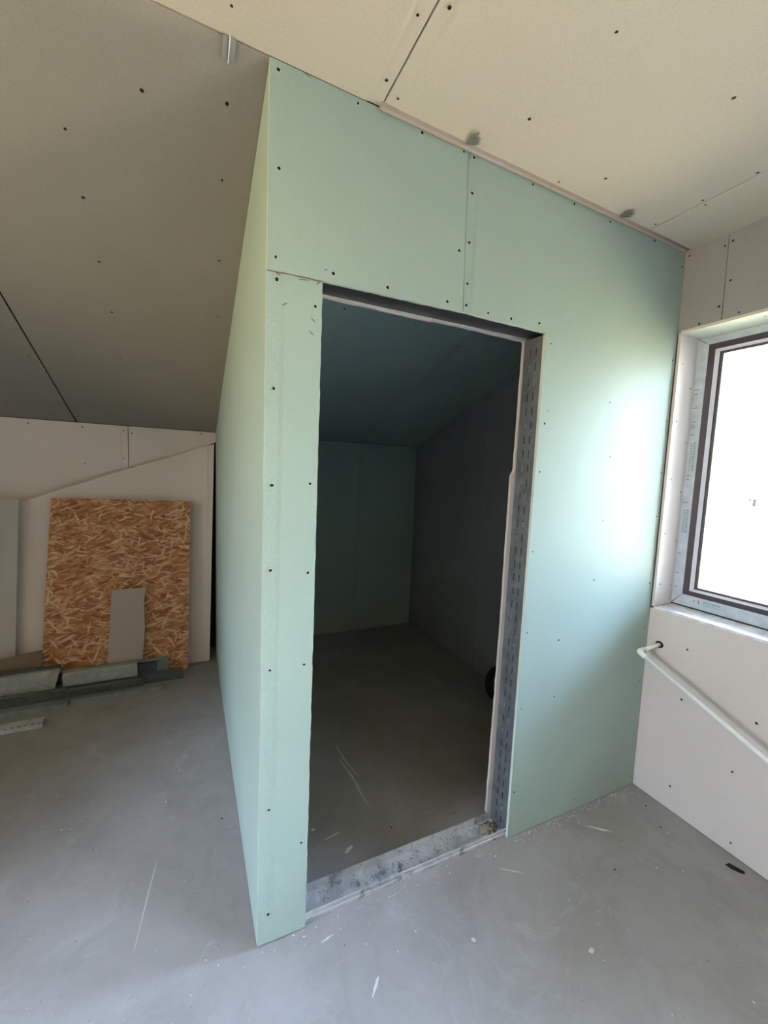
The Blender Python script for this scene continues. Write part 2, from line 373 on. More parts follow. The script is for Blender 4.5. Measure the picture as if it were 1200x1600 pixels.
# ------------------------------------------------------------------ SLOPED CEILING (behind the break line, left of and above the closet)
slope = struct('sloped_ceiling')
bm = bmesh.new()
vs = []
for x in (XL-.2, 2.1):
    for y, z0 in ((0.0, .05), (D+.15, .05), (D+.15, .28), (0.0, .28)):
        vs.append(bm.verts.new((x, y, slope_z(y)+z0)))
for q in ((0, 1, 2, 3), (4, 7, 6, 5), (0, 4, 5, 1), (1, 5, 6, 2), (2, 6, 7, 3), (3, 7, 4, 0)): bm.faces.new([vs[i] for i in q])
obj('slope_backing', bm, DARKGAP, slope)
xs = [XL, -2.13, -0.911, 0.0]
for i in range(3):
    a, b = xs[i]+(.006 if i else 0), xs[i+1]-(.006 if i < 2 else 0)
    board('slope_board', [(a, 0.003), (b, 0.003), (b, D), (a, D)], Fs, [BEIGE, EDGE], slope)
board('green_slope_board', [(.112, .128), (1.24, .128), (1.24, D), (.112, D)], Fs, [GREEN, EDGEG], slope)
board('green_slope_board', [(1.244, .128), (1.85, .128), (1.85, D), (1.244, D)], Fs, [GREEN, EDGEG], slope)
screws(slope, [(-.093, .142), (-.511, .357), (-.51, .566), (-.091, .361), (-.079, .691), (-.066, 1.028), (-.512, .837), (-.513, 1.13), (-.305, .188), (-.53, 1.5), (-.528, 2.209), (-.88, 2.288), (-.07, 1.586), (-.95, 1.6), (-.94, 2.0), (-.52, 1.85)], Fs, rim=BEIGE)
screws(slope, [(.5, .4), (.5, .8), (.9, .4), (.9, .8), (.5, 1.3), (.9, 1.3), (1.25, .9)], Fs, r=.004, rim=GREEN)

# ------------------------------------------------------------------ BACK KNEE WALL
wb = struct('wall_back')
bm = bmesh.new(); add_box(bm, (XL-.2, D+.05, 0), (2.1, D+.2, KZ+.05)); obj('knee_backing', bm, DARKGAP, wb)
xs = [XL, -1.80, -0.599, 0.0]
for i in range(3):
    a, b = xs[i]+(.002 if i else 0), xs[i+1]-(.002 if i < 2 else 0)
    tp = ([(b, b-.046)] if i < 2 else [])+([(a, a+.043)] if i else [])
    board('knee_wall_board', [(a, 0), (b, 0), (b, KZ-.004), (a, KZ-.004)] if i < 2 else [(a, 0), (-.125, 0), (-.11, 1.66), (b, 1.715), (b, KZ-.004), (a, KZ-.004)], Fy(D), [KNEEB, EDGE], wb, .0125, tp)
board('green_knee_wall_board', [(.112, 0), (1.24, 0), (1.24, KZ-.003), (.112, KZ-.003)], Fy(D), [GREEN, EDGEG], wb)
board('green_knee_wall_board', [(1.244, 0), (1.85, 0), (1.85, KZ-.003), (1.244, KZ-.003)], Fy(D), [GREEN, EDGEG], wb)
screws(wb, [(-1.176, 1.762), (-.874, 1.762), (-.625, 1.755), (-.575, 1.739), (-.108, 1.772), (-.865, 1.505), (-.628, 1.554), (-.575, 1.49)], Fy(D), rim=KNEEB)

# ------------------------------------------------------------------ CLOSET PARTITION: front face
wf = struct('wall_closet_front')
F = Fy(0.0)
board('green_board', [(0, 2.0725), (.158, 2.0765), (.6445, 2.0865), (.6315, 2.590), (0, 2.5955)], F, [GREEN, EDGEG], wf, .0125, (), (0, 1))
board('green_board', [(0.001, 0.004), (.157, 0.004), (.1575, 1.0), (.1572, 2.071), (.0005, 2.0685)], F, [GREEN, EDGEG], wf, .0125, [(0.0, .050)], (1, 2, 3))
board('green_board', [(.6485, 2.087), (1.0285, 2.085), (1.0335, 0.002), (1.8615, 0.002), (1.829, 2.5785), (.6355, 2.588)], F, [GREEN, EDGEG], wf, .0125, [(.640, .6845)], (0,))
SF = [(.022, 2.573), (.028, 2.334), (.023, 2.108), (.246, 2.578), (.457, 2.577), (.613, 2.577), (.654, 2.573), (.655, 2.465), (.655, 2.31), (.617, 2.275), (.188, 2.103), (.363, 2.103), (.582, 2.106), (.658, 2.110), (.658, 2.18), (.911, 2.572), (1.12, 2.569), (1.323, 2.563), (.027, 2.050), (.137, 2.001), (.024, 1.757), (.023, 1.485), (.135, 1.492), (.023, 1.235), (.135, 1.22), (.026, .928), (.13, .929), (.03, .472), (.136, .321), (.033, .108), (.752, 2.103), (.856, 2.104), (.992, 2.114), (1.058, 2.051), (1.058, 1.75), (1.052, 1.563), (1.048, 1.245), (1.052, .909), (1.052, .582), (1.050, .209), (1.43, .055), (1.238, .852), (1.241, .597), (1.604, 2.566), (1.812, 2.51), (1.816, 2.103), (1.822, 1.829), (1.821, 1.588), (1.823, 1.381), (1.824, 1.056), (1.822, .832), (1.822, .56), (1.828, .279), (1.838, .046), (1.419, 1.87), (1.452, 1.643), (1.446, 1.367), (1.424, 1.102)]
screws(wf, [q for q in SF if q[0] < 1.0 or q[1] > 2.09], F, 'screw_heads', .0044, EDGEG)
screws(wf, [q for q in SF if not (q[0] < 1.0 or q[1] > 2.09)], F, 'screw_heads', .0034, GREEN)
# torn nicks in the face paper
bm = bmesh.new()
for x, z, l_, t in ((.132, 1.962, .012, -.7), (.128, 1.925, .012, -.6), (.165, 2.108, .006, .3), (.100, 2.066, .02, .1), (.03, 2.066, .012, -.4), (.05, 1.99, .012, .6), (.145, 2.068, .012, .8), (1.07, 1.80, .009, -.3), (.10, 2.591, .013, -.3)):
    vs = [(x+dx*math.cos(t)-dz*math.sin(t), -0.0009, z+dx*math.sin(t)+dz*math.cos(t)) for dx, dz in ((-l_, 0), (-.3*l_, -.0022), (l_, -.0005), (.2*l_, .0018))]
    bm.faces.new([bm.verts.new(v) for v in vs])
obj('paper_tears', bm, paper('torn_paper_core', (.13, .16, .13), .2), wf, kind='stuff')
# ragged brown joint between upper and side board: strip of core behind the gap
bm = bmesh.new()
add_box(bm, (0.003, .006, 2.060), (.158, .0125, 2.085)); obj('joint_core', bm, paper('joint_brown', (.22, .13, .08), .2), wf)
# inner lining boards (seen as pale raw edges around the opening)
Fi = Fy(0.1125)
board('inner_board', [(.60, 2.0845), (1.029, 2.082), (1.027, 1.565), (1.014, 1.545), (1.017, .9), (1.014, .45), (1.010, .035), (1.85, .012), (1.85, 2.535), (.60, 2.535)], Fi, [WHITEB, EDGE], wf, .0125, (), (0, 1, 3, 4, 5))
board('inner_board', [(.112, 2.077), (.596, 2.0805), (.596, 2.535), (.112, 2.535)], Fi, [WHITEB, EDGE], wf, .0125, (), (0,))
board('inner_board', [(.112, 0.004), (.150, .004), (.150, 2.074), (.112, 2.074)], Fi, [WHITEB, EDGE], wf)
# right jamb stud: web with real punched slots
def stud_web(name, x, y0, y1, z1, cols, parent, m_, flip=1):
    ys = [y0]; 
    for c in cols: ys += [c-.0022, c+.0022]
    ys.append(y1); zs = [0.0]; slots = set(); z = 0.035; k = 0
    while z+.03 < z1:
        zs += [z, z+.030]; z += .0565
    zs.append(z1)
    bm = bmesh.new()
    V = {}
    def gv(i, j, d=0):
        if (i, j, d) not in V: V[(i, j, d)] = bm.verts.new((x+flip*d*.0016, ys[i], zs[j]))
        return V[(i, j, d)]
    for i in range(len(ys)-1):
        for j in range(len(zs)-1):
            if i % 2 == 1 and j % 2 == 1:
                for (a, b) in (((i, j), (i+1, j)), ((i+1, j), (i+1, j+1)), ((i+1, j+1), (i, j+1)), ((i, j+1), (i, j))):
                    bm.faces.new((gv(*a), gv(*b), gv(*b, 1), gv(*a, 1)))
                continue
            bm.faces.new((gv(i, j), gv(i+1, j), gv(i+1, j+1), gv(i, j+1)))
            bm.faces.new((gv(i, j, 1), gv(i+1, j, 1), gv(i+1, j+1, 1), gv(i, j+1, 1)))
    for yy, s in ((y0, 1), (y1, -1)):
        add_box(bm, (x+flip*.0008, yy, 0), (x+flip*.045, yy+s*.001, z1))
    return obj(name, bm, m_, parent), zs
j1, zs = stud_web('jamb_stud', 1.0330, .0135, .1115, 2.083, (.047, .077), wf, ZINCJ)
bm = bmesh.new(); add_box(bm, (1.0385, .02, .0), (1.075, .105, 2.06)); obj('stud_cavity', bm, DARKGAP, wf)
bm = bmesh.new()
for c, idx in ((.047, (1, 8, 14, 23, 25, 33, 36)), (.077, (7, 9, 15, 22, 26, 30, 34, 35, 27, 16))):
    for i in idx:
        z = .035+.0565*i
        if z < 2.0: add_box(bm, (1.0333, c-.0023, z+random.uniform(0, .006)), (1.0372, c+.0023, z+.030-random.uniform(0, .008)))
obj('slot_light_fill', bm, paper('slot_light_tone', (.34, .34, .33), .1), wf, kind='stuff')  # pale fills paint in the light that shows in some slots
stud_web('jamb_stud', .1560, .0135, .1115, 2.07, (.047, .077), wf, ZINCJ, -1)
# header track under the lintel boards: web plus two flanges
bm = bmesh.new()
def hz(x): return 2.0765+(x-.158)*.0108
N = 40
for (y0, y1, n_) in ((.0135, .1115, 10),):
    G = [[bm.verts.new((.157+(1.033-.157)*i/N, y0+(y1-y0)*j/n_, hz(.157+(1.033-.157)*i/N)+.010+random.uniform(-.0016, .0016)*(0 < j < n_))) for j in range(n_+1)] for i in range(N+1)]
    for i in range(N):
        for j in range(n_): bm.faces.new((G[i][j], G[i+1][j], G[i+1][j+1], G[i][j+1])).smooth = True
for yy, s in ((.0135, 1), (.1115, -1)):
    add_box(bm, (.157, yy, 0.009), (1.033, yy+s*.001, .05), 0, lambda x, y, z: (x, y, z+hz(x)))
obj('header_track', bm, zinc('header_steel', (.10, .11, .12), .35, .6), wf)
# sole track across the opening
bm = bmesh.new()
add_box(bm, (.150, .0135, .0005), (1.10, .1115, .0020))
N = 24
for yy, s, hh in ((.0135, 1, .034), (.1115, -1, .036)):
    P = [(0, .001), (s*-.0012, .014), (s*.0006, .018), (0, hh), (s*.0030, hh+.0012), (s*.0036, hh-.002), (s*.0018, hh-.003), (s*.0018, .002)]
    R = []
    for i in range(N+1):
        x = .150+.90*i/N; wv = random.uniform(-.0008, .0008)
        R.append([bm.verts.new((x, yy+a+wv*(b > .01), b)) for a, b in P])
    for A, B in zip(R, R[1:]):
        for k in range(len(P)): bm.faces.new((A[k], A[(k+1) % len(P)], B[(k+1) % len(P)], B[k]))
    bm.faces.new(R[0]); bm.faces.new(R[-1])
track = obj('floor_track', bm, ZINCT, wf)
bm = bmesh.new()
for i in range(110):
    x = .2+.8*random.random()**.8; crumb_mesh(bm, x, random.uniform(.02, .105), random.uniform(.0008, .0025), .002)
obj('track_grit', bm, [mat('dark_grit', (.06, .06, .06), .9)], track, kind='stuff')
bm = bmesh.new()
for i in range(160):
    x = .2+.8*random.random()**.6; crumb_mesh(bm, x, random.uniform(.02, .105), random.uniform(.001, .003), .002)
obj('track_crumbs', bm, CRUMB, track, kind='stuff')
# cut-down side board, knee of the closet side
ws = struct('wall_closet_side')
def Fsd(a, b, d): return (0.0+d, a, b)
board('green_side_board', [(0.0135, 0.003), (1.25, .003), (1.25, slope_z(1.25)-.001), (0.0135, slope_z(.0135)-.003)], Fsd, [GREEN, EDGEG], ws)
board('green_side_board', [(1.2515, 0.003), (D, .003), (D, slope_z(D)-.001), (1.2515, slope_z(1.25)-.001)], Fsd, [GREEN, EDGEG], ws)
board('inner_side_board', [(.126, 0.003), (D, .003), (D, slope_z(D)-.001), (.126, slope_z(.126)-.003)], lambda a, b, d: (.110-d, a, b), [GREEN, EDGEG], ws)
bm = bmesh.new(); add_box(bm, (0.013, .0135, 0), (.097, .06, 2.5)); obj('corner_stud', bm, ZINCJ, ws)

# ------------------------------------------------------------------ RIGHT WALL with window opening
wr_ = struct('wall_right')
SZ, HZ, WL, WR = .944, 2.222, -.017, -.54    # sill, head, left and right of the window opening
def shear(x, y, z): return (x-.0127*z, y, z)
bm = bmesh.new()
X0, X1 = 1.8755, 2.16
DY0, DY1 = -4.10, -1.15       # added balcony door out of view, sized for the light it lets in
add_box(bm, (X0, YB-.2, HZ+.012), (X1, D+.2, 2.75), 0, shear)
add_box(bm, (X0, WR-.014, 0), (X1, WL+.014, SZ-.012), 0, shear)
add_box(bm, (X0, WL+.014, 0), (X1, D+.2, HZ+.012), 0, shear)
add_box(bm, (X0, DY1, 0), (X1, WR-.014, HZ+.012), 0, shear)
add_box(bm, (X0, YB-.2, 0), (X1, DY0, HZ+.012), 0, shear)
obj('block_wall', bm, SHELL, wr_)
R_ = [WHITEB, EDGE]
board('wall_board', [(-.0005, HZ+.002), (-.0005, 2.579), (-.164, 2.581), (-.170, HZ)], Fr, [GREYB, EDGE], wr_)
board('wall_board', [(-.1735, HZ), (-.1675, 2.581), (-1.40, 2.583), (-1.40, HZ)], Fr, [GREYB, EDGE], wr_)
board('wall_board', [(-1.404, HZ), (-1.404, 2.583), (-4.6, 2.583), (-4.6, HZ)], Fr, [GREYB, EDGE], wr_)
board('wall_board', [(-.0005, 0.003), (-.0005, SZ-.012), (DY1, SZ-.014), (DY1, .003)], Fr, [WHITEB, EDGE], wr_)
board('wall_board', [(WR-.0015, SZ-.01), (WR-.0015, HZ-.003), (DY1, HZ-.003), (DY1, SZ-.01)], Fr, [WHITEB, EDGE], wr_)
board('wall_board', [(DY0-.004, .003), (DY0-.004, 2.58), (YB, 1.79), (YB, .003)], Fr, [WHITEB, EDGE], wr_)
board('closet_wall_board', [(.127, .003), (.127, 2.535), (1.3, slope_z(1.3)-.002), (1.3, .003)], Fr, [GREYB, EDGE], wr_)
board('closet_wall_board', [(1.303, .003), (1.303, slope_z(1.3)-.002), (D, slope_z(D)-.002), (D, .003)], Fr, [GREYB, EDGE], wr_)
screws(wr_, [(-.182, 2.542), (-.155, 2.534), (-.189, 2.385), (-.157, 2.292), (-.232, 2.245), (-.087, 2.242), (-.018, 2.553), (-.181, .793), (-.18, .553), (-.172, .117), (-.422, .049), (-.454, .602), (-.397, .352), (-.6, 2.25), (-.6, 2.45)], Fr, r=.0038, rim=GREYB)
# reveals: depth axis runs into the wall
DP = .150
def jamb(a, b, d): return (wall_x(b)+a, WL+.008*a/DP+d, b)          # a = depth, faces -y
def headm(a, b, d): return (wall_x(HZ)+a, b, HZ-.003+d)
board('reveal_board', [(.0005, SZ), (DP, SZ), (DP, HZ), (.0005, HZ)], jamb, [paper('reveal_white_paper', (.70, .66, .63), .04), EDGE], wr_)
board('reveal_board', [(-.003, WR), (DP, WR), (DP, WL), (-.003, WL)], headm, [paper('reveal_head_paper', (.62, .66, .56), .04), EDGE], wr_)
board('reveal_board', [(.0005, SZ), (DP, SZ), (DP, HZ), (.0005, HZ)], lambda a, b, d: (wall_x(b)+a, WR-d, b), R_, wr_)
screws(wr_, [(.030, 2.09), (.118, 1.99), (.030, 1.83), (.128, 1.74), (.034, 1.56), (.130, 1.50), (.030, 1.30), (.130, 1.26), (.034, 1.05), (.13, 1.04)], jamb, r=.0032)
screws(wr_, [(.05, -.30), (.05, -.55)], headm, r=.0032)

# window_1
w1 = struct('window_1')
xf = wall_x(1.58)+DP     # inner face of the frame
def wsh(x, y, z): return (x-.0127*(z-1.58), y, z)
def frame_ring(bm, outer, inner, x0, x1, mi=0, fn=wsh, mi_in=None):
    (ya, za, yb, zb), (yc, zc, yd, zd) = outer, inner
    O = [(ya, za), (yb, za), (yb, zb), (ya, zb)]; I = [(yc, zc), (yd, zc), (yd, zd), (yc, zd)]
    def V(p, x): return bm.verts.new(fn(x, p[0], p[1]))
    for i in range(4):
        j = (i+1) % 4
        q = [V(O[i], x0), V(O[j], x0), V(I[j], x1), V(I[i], x1)]
        bm.faces.new(q).material_index = mi
def prism_ring(bm, o, i_, x0, x1, mi=0):
    frame_ring(bm, o, i_, x0, x0, mi); frame_ring(bm, o, i_, x1, x1, mi); frame_ring(bm, o, o, x0, x1, mi); frame_ring(bm, i_, i_, x0, x1, mi)
yl, yr = -.009, WR
zb_, zt_ = SZ+.004, HZ-.001
bm = bmesh.new(); fo = (yl, zb_, yr, zt_); fi = (yl-.047, zb_+.056, yr+.047, zt_-.034)
prism_ring(bm, fo, fi, xf, xf+.060); 
obj('window_frame', bm, FILM, w1)
bm = bmesh.new(); f2 = (yl-.047, zb_+.056, yr+.047, zt_-.034); f3 = (yl-.074, zb_+.078, yr+.074, zt_-.060); f4 = (yl-.087, zb_+.088, yr+.087, zt_-.071)
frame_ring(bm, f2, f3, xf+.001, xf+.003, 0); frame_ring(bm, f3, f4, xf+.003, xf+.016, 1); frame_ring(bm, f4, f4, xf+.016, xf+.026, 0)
frame_ring(bm, f2, f4, xf+.055, xf+.055, 0); frame_ring(bm, f2, f2, xf+.001, xf+.055, 0)
BEAD = mat('bead_sky_reflection', (.62, .62, .70), .3, 0, 0.5)  # pale chamfer colour stands in for the sky's reflection
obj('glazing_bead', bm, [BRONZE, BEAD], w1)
bm = bmesh.new(); f5 = (f4[0]-.012, f4[1]+.010, f4[2]+.012, f4[3]-.010)
prism_ring(bm, f4, f5, xf+.022, xf+.030); obj('glass_gasket', bm, GASKET, w1)
bm = bmesh.new(); add_box(bm, (xf+.027, yr+.08, zb_+.08), (xf+.028, yl-.08, zt_-.062), 0, wsh)
for v in list(bm.verts): pass
obj('pane', bm, GLASS, w1)
# mitre lines and printed marks on the film
bm = bmesh.new()
def fbox(y0, y1, z0, z1, mi=0, d=.0006): add_box(bm, (xf-d, y0, z0), (xf-.0001, y1, z1), mi, wsh)
add = [bm.verts.new(wsh(xf-.0008, *p)) for p in ((yl, zb_+.004), (yl-.047, zb_+.058), (yl-.047, zb_+.054), (yl-.004, zb_))]; bm.faces.new(add).material_index = 2
add = [bm.verts.new(wsh(xf-.0008, *p)) for p in ((yl, zt_-.003), (yl-.047, zt_-.036), (yl-.047, zt_-.033), (yl-.004, zt_))]; bm.faces.new(add).material_index = 2
for z0, z1 in ((1.60, 1.74), (1.30, 1.42)):
    fbox(yl-.042, yl-.012, z0, z1, 1)
    z = z0+.006
    while z < z1-.006:
        fbox(yl-.022, yl-.016, z, z+random.uniform(.003, .007), 0, .001)
        fbox(yl-.036, yl-.027, z, z+random.uniform(.004, .008), 0, .001); z += .0105
for z, l_ in ((1.985, .014), (1.965, .01), (1.90, .018), (1.835, .012), (1.82, .01), (1.81, .012), (1.775, .012), (1.58, .012), (1.56, .012), (1.45, .018), (1.20, .01), (1.10, .008), (1.03, .008)):
    fbox(yl-.012-l_, yl-.006, z, z+.0035, 2, .001)
for y0, y1 in ((-.145, -.225), (-.52, -.62)):
    fbox(y1, y0, zb_+.014, zb_+.048, 1)
    y = y0-.006
    while y > y1+.006:
        fbox(y-random.uniform(.003, .006), y, zb_+.036, zb_+.045, 0, .001)
        fbox(y-random.uniform(.003, .005), y, zb_+.026, zb_+.030, 0, .001); y -= .0085
fbox(-.132, -.127, zb_+.026, zb_+.044, 2, .001); fbox(-.112, -.108, zb_+.03, zb_+.040, 2, .001)
obj('film_print', bm, [PRINT, PRINTP, PRINTD], w1)
bm = bmesh.new()
xw = wall_x(SZ)
add_box(bm, (xw-.004, WR-.02, SZ-.010), (xw+DP+.03, WL-.0012, SZ+.000)); add_box(bm, (xw-.003, WR-.02, SZ-.0125), (xw+.01, WL-.0012, SZ-.0101), 1)
obj('window_sill', bm, [SILL, EDGE], w1)
bm = bmesh.new(); add_box(bm, (xf-.004, WR, SZ+.0005), (xf+.02, WL+.006, SZ+.005), 0, wsh); obj('sill_gap_tape', bm, SCREW, w1)

# ------------------------------------------------------------------ unseen half of the room: left wall with its window, front slope and knee wall
wl_ = struct('wall_left')
bm = bmesh.new(); LZ0, LZ1, LY0, LY1 = 1.15, 2.25, -1.25, .0
add_box(bm, (XL-.2, YB-.2, 0), (XL, D+.2, LZ0)); add_box(bm, (XL-.2, YB-.2, LZ1), (XL, D+.2, 2.85))
add_box(bm, (XL-.2, LY1, LZ0), (XL, D+.2, LZ1)); add_box(bm, (XL-.2, YB-.2, LZ0), (XL, LY0, LZ1))
obj('block_wall', bm, SHELL, wl_)
w2 = struct('window_2')
bm = bmesh.new()
def id_(x, y, z): return (x, y, z)
o, i_ = (LY1, LZ0, LY0, LZ1), (LY1-.07, LZ0+.07, LY0+.07, LZ1-.07)
for a, b, x0, x1 in ((o, i_, XL-.14, XL-.14), (o, i_, XL-.08, XL-.08), (i_, i_, XL-.14, XL-.08)): frame_ring(bm, a, b, x0, x1, 0, id_)
obj('window_frame', bm, FILM, w2)
bm = bmesh.new(); add_box(bm, (XL-.11, LY0+.06, LZ0+.06), (XL-.109, LY1-.06, LZ1-.06)); obj('pane', bm, GLASS, w2)
d1_ = struct('added_door_1')  # unseen glazed door, added to brighten the floor and closet
bm = bmesh.new(); o, i_ = (DY1, .02, DY0, HZ), (DY1-.09, .12, DY0+.09, HZ-.09)
for a, b, x0, x1 in ((o, i_, 1.97, 1.97), (o, i_, 2.03, 2.03), (i_, i_, 1.97, 2.03), (o, o, 1.97, 2.03)): frame_ring(bm, a, b, x0, x1, 0, id_)
obj('added_door_frame', bm, FILM, d1_)
bm = bmesh.new(); add_box(bm, (2.0, DY0+.085, .115), (2.001, DY1-.085, HZ-.085)); obj('pane', bm, GLASS, d1_)
wk = struct('wall_front')
bm = bmesh.new(); add_box(bm, (XL-.2, YB-.2, 0), (2.1, YB, 1.85)); obj('block_wall', bm, SHELL, wk)
sf = struct('sloped_ceiling_front')
bm = bmesh.new()
vs = []
for x in (XL-.2, 2.1):
    for y, z in ((-4.7, 2.605), (YB-.2, 1.72), (YB-.2, 1.95), (-4.7, 2.85)): vs.append(bm.verts.new((x, y, z)))
for q in ((0, 1, 2, 3), (4, 7, 6, 5), (0, 4, 5, 1), (1, 5, 6, 2), (2, 6, 7, 3), (3, 7, 4, 0)): bm.faces.new([vs[i] for i in q])
obj('roof_underside', bm, SHELL, sf)

# ------------------------------------------------------------------ THINGS
# leaning sheets against the knee wall.  plane: y = foot + lean*z
def lean(foot, k, th_dir=1): 
    n = Vector((0, 1, -k)).normalized()
    return lambda a, b, d: tuple(Vector((a, foot+k*b, b))+n*d)
board('plasterboard_sheet', [(-.052, .004), (-.013, 1.700), (-.64, 1.462), (-1.23, 1.222), (-1.23, .004)], lean(2.155, .118), [KNEEB, EDGE], None, .0125, [(-.02, -.066)],
      label='tall grey plasterboard sheet with slanted top edge, leaning behind the strand board', cat='board')
board('plasterboard_sheet', [(-1.226, .004), (-1.199, 1.252), (-2.35, 1.27), (-2.35, .004)], lean(2.105, .095), [paper('shaded_board_paper', (.50, .46, .41), .04, None, .8), EDGE], None, .0125, (),  # darker paper puts the leaning sheet's shading into its colour
      label='grey plasterboard sheet with level top at the left edge of the photo', cat='board')
board('strand_board_sheet', [(-.205, .003), (-.183, 1.252), (-.60, 1.263), (-1.030, 1.266), (-1.055, .7), (-1.075, .003)], lean(2.045, .150), [OSB, OSB], None, .012, (), (1, 2, 3),
      label='orange-brown oriented strand board leaning on the plasterboard sheets', cat='board')
board('plasterboard_offcut', [(-.712, .003), (-.678, .640), (-.474, .645), (-.486, .55), (-.480, .35), (-.505, .003)], lean(2.018, .112), [OFFC, EDGE], None, .0125, (), (0, 1, 2, 3),
      label='small upright brownish plasterboard offcut leaning on the strand board', cat='board')
board('brown_board', [(-1.062, .003), (-1.058, .292), (-1.26, .262), (-1.9, .21), (-1.9, .003)], lean(2.025, .03), [BROWN, BROWN], None, .010, (),
      label='low dark brown board strip behind the steel profiles, left of the strand board', cat='board')

def profile(name, w_, h_, x0, x1, y, z, up, label, ry=0.0, mt=ZINCP, lip=.006, rz=0.0, cut=0.0, slots=False, t=.0012):
    """C channel along x. up: 'up' open top, 'down' web on top, 'front' open towards -y, 'back' web facing -y."""
    pts = [(-w_/2+lip, h_), (-w_/2, h_), (-w_/2, 0), (w_/2, 0), (w_/2, h_), (w_/2-lip, h_)]
    inn = [(-w_/2+lip, h_-t), (-w_/2+t, h_-t), (-w_/2+t, t), (w_/2-t, t), (w_/2-t, h_-t), (w_/2-lip, h_-t)]
    def m2(a, b):
        if up == 'up': return (a+w_/2, b)
        if up == 'down': return (a+w_/2, h_-b)
        if up == 'front': return (h_-b, a+w_/2)
        return (b, a+w_/2)
    bm = bmesh.new()
    L = x1-x0
    def ring(x, c=0):
        return [bm.verts.new((x+c*m2(a, b)[1]/max(w_, h_), m2(a, b)[0], m2(a, b)[1])) for a, b in pts+inn[::-1]]
    N = 8; Rr = [ring(-L*i/N, cut if i == 0 else 0) for i in range(N+1)]
    for A, B in zip(Rr, Rr[1:]):
        for k in range(12): bm.faces.new((A[k], A[(k+1) % 12], B[(k+1) % 12], B[k]))
    for q in (Rr[0], Rr[-1]):
        for k in range(5): bm.faces.new((q[k], q[k+1], q[10-k], q[11-k]))
    if slots:
        for i in range(int(L/.03)):
            add_box(bm, (-.03*i-.022, h_*0+.0, h_-.004), (-.03*i-.006, -.0006, h_-.0005), 1)
    o = obj(name, bm, [mt, SCREW], None, label=label, cat='profile', group=None)
    o.location = (x1, y, z); o.rotation_euler = (0, ry, rz)
    return o
PR = 'steel_profile'
profile(PR, .060, .030, -1.9, -.955, 1.606, .0, 'down', 'short slotted steel profile lying apart on the floor, nearest the camera', slots=True, mt=ZINC)
profile(PR, .060, .027, -1.9, -.877, 1.796, .0, 'down', 'steel profile on the floor along the front of the stack, cut by the photo edge', rz=.01, mt=ZINCM)
profile(PR, .058, .027, -.872, -.357, 1.822, .0, 'down', 'slim steel profile on the floor at the front right of the stack', mt=ZINCM)
profile(PR, .066, .028, -1.6, -.234, 1.943, .0, 'back', 'steel stud on the floor reaching furthest right, to the strand board corner')
profile(PR, .050, .036, -1.6, -.336, 1.975, .0, 'down', 'steel stud hidden low at the back of the stack, below the nested channels')
profile(PR, .060, .036, -1.9, -.902, 1.846, .029, 'front', 'dark open steel channel in the middle of the stack, left length')
profile(PR, .048, .036, -.897, -.475, 1.852, .029, 'front', 'dark open steel channel in the middle of the stack, right length')
profile(PR, .088, .030, -.935, -.519, 1.944, .067, 'back', 'pale steel stud on edge, flat side to the room, right of the dark gap', mt=ZINCL)
profile(PR, .118, .030, -2.0, -.975, 1.936, .067, 'back', 'pale wide steel stud on edge at the left end of the stack', mt=ZINCL, cut=.03)
profile(PR, .100, .036, -1.4, -.333, 1.976, .052, 'front', 'open ended steel channel at the back right, just below the plasterboard offcut', mt=ZINCM)
profile(PR, .070, .030, -1.35, -.404, 1.974, .060, 'front', 'smaller steel channel nested in the open ended one', mt=ZINCP)
profile(PR, .040, .036, -2.0, -.955, 1.972, .158, 'down', 'thin steel profile on top of the stack, beside the brown board', mt=ZINCP)

# white pvc pipe on the right wall
pr = link('water_pipe', None, None, label='white plastic pipe running along the wall below the window', cat='pipe')
S_, E_ = Vector((1.853, -.058, .767)), Vector((1.735, -.038, .742))
dirp = Vector((.0, -.509, -.205)).normalized()
# keep the pipe parallel to the wall
En = E_+dirp*1.75
bm = bmesh.new(); tube(bm, [S_+(S_-E_).normalized()*.05, E_+(S_-E_).normalized()*.012], .0088, 16); obj('wall_stub', bm, PVC, pr)
bm = bmesh.new(); tube(bm, [E_+dirp*.012, En], .0098, 16); obj('pipe_run', bm, PVC, pr)
bm = bmesh.new(); d1 = (S_-E_).normalized()
path = [E_+d1*.030, E_+d1*.028, E_+d1*.010, E_+(d1+dirp)*.003, E_+dirp*.010, E_+dirp*.034, E_+dirp*.036]
tube(bm, path, [.0095, .0122, .0124, .0128, .0124, .0122, .0095], 16); obj('elbow', bm, PVC, pr)
bm = bmesh.new()
vv = [bm.verts.new(Fr(-.060+.019*math.cos(6.283*i/16), .768+.017*math.sin(6.283*i/16), -.0006)) for i in range(16)]; bm.faces.new(vv)
obj('wall_hole', bm, DARKGAP, pr)

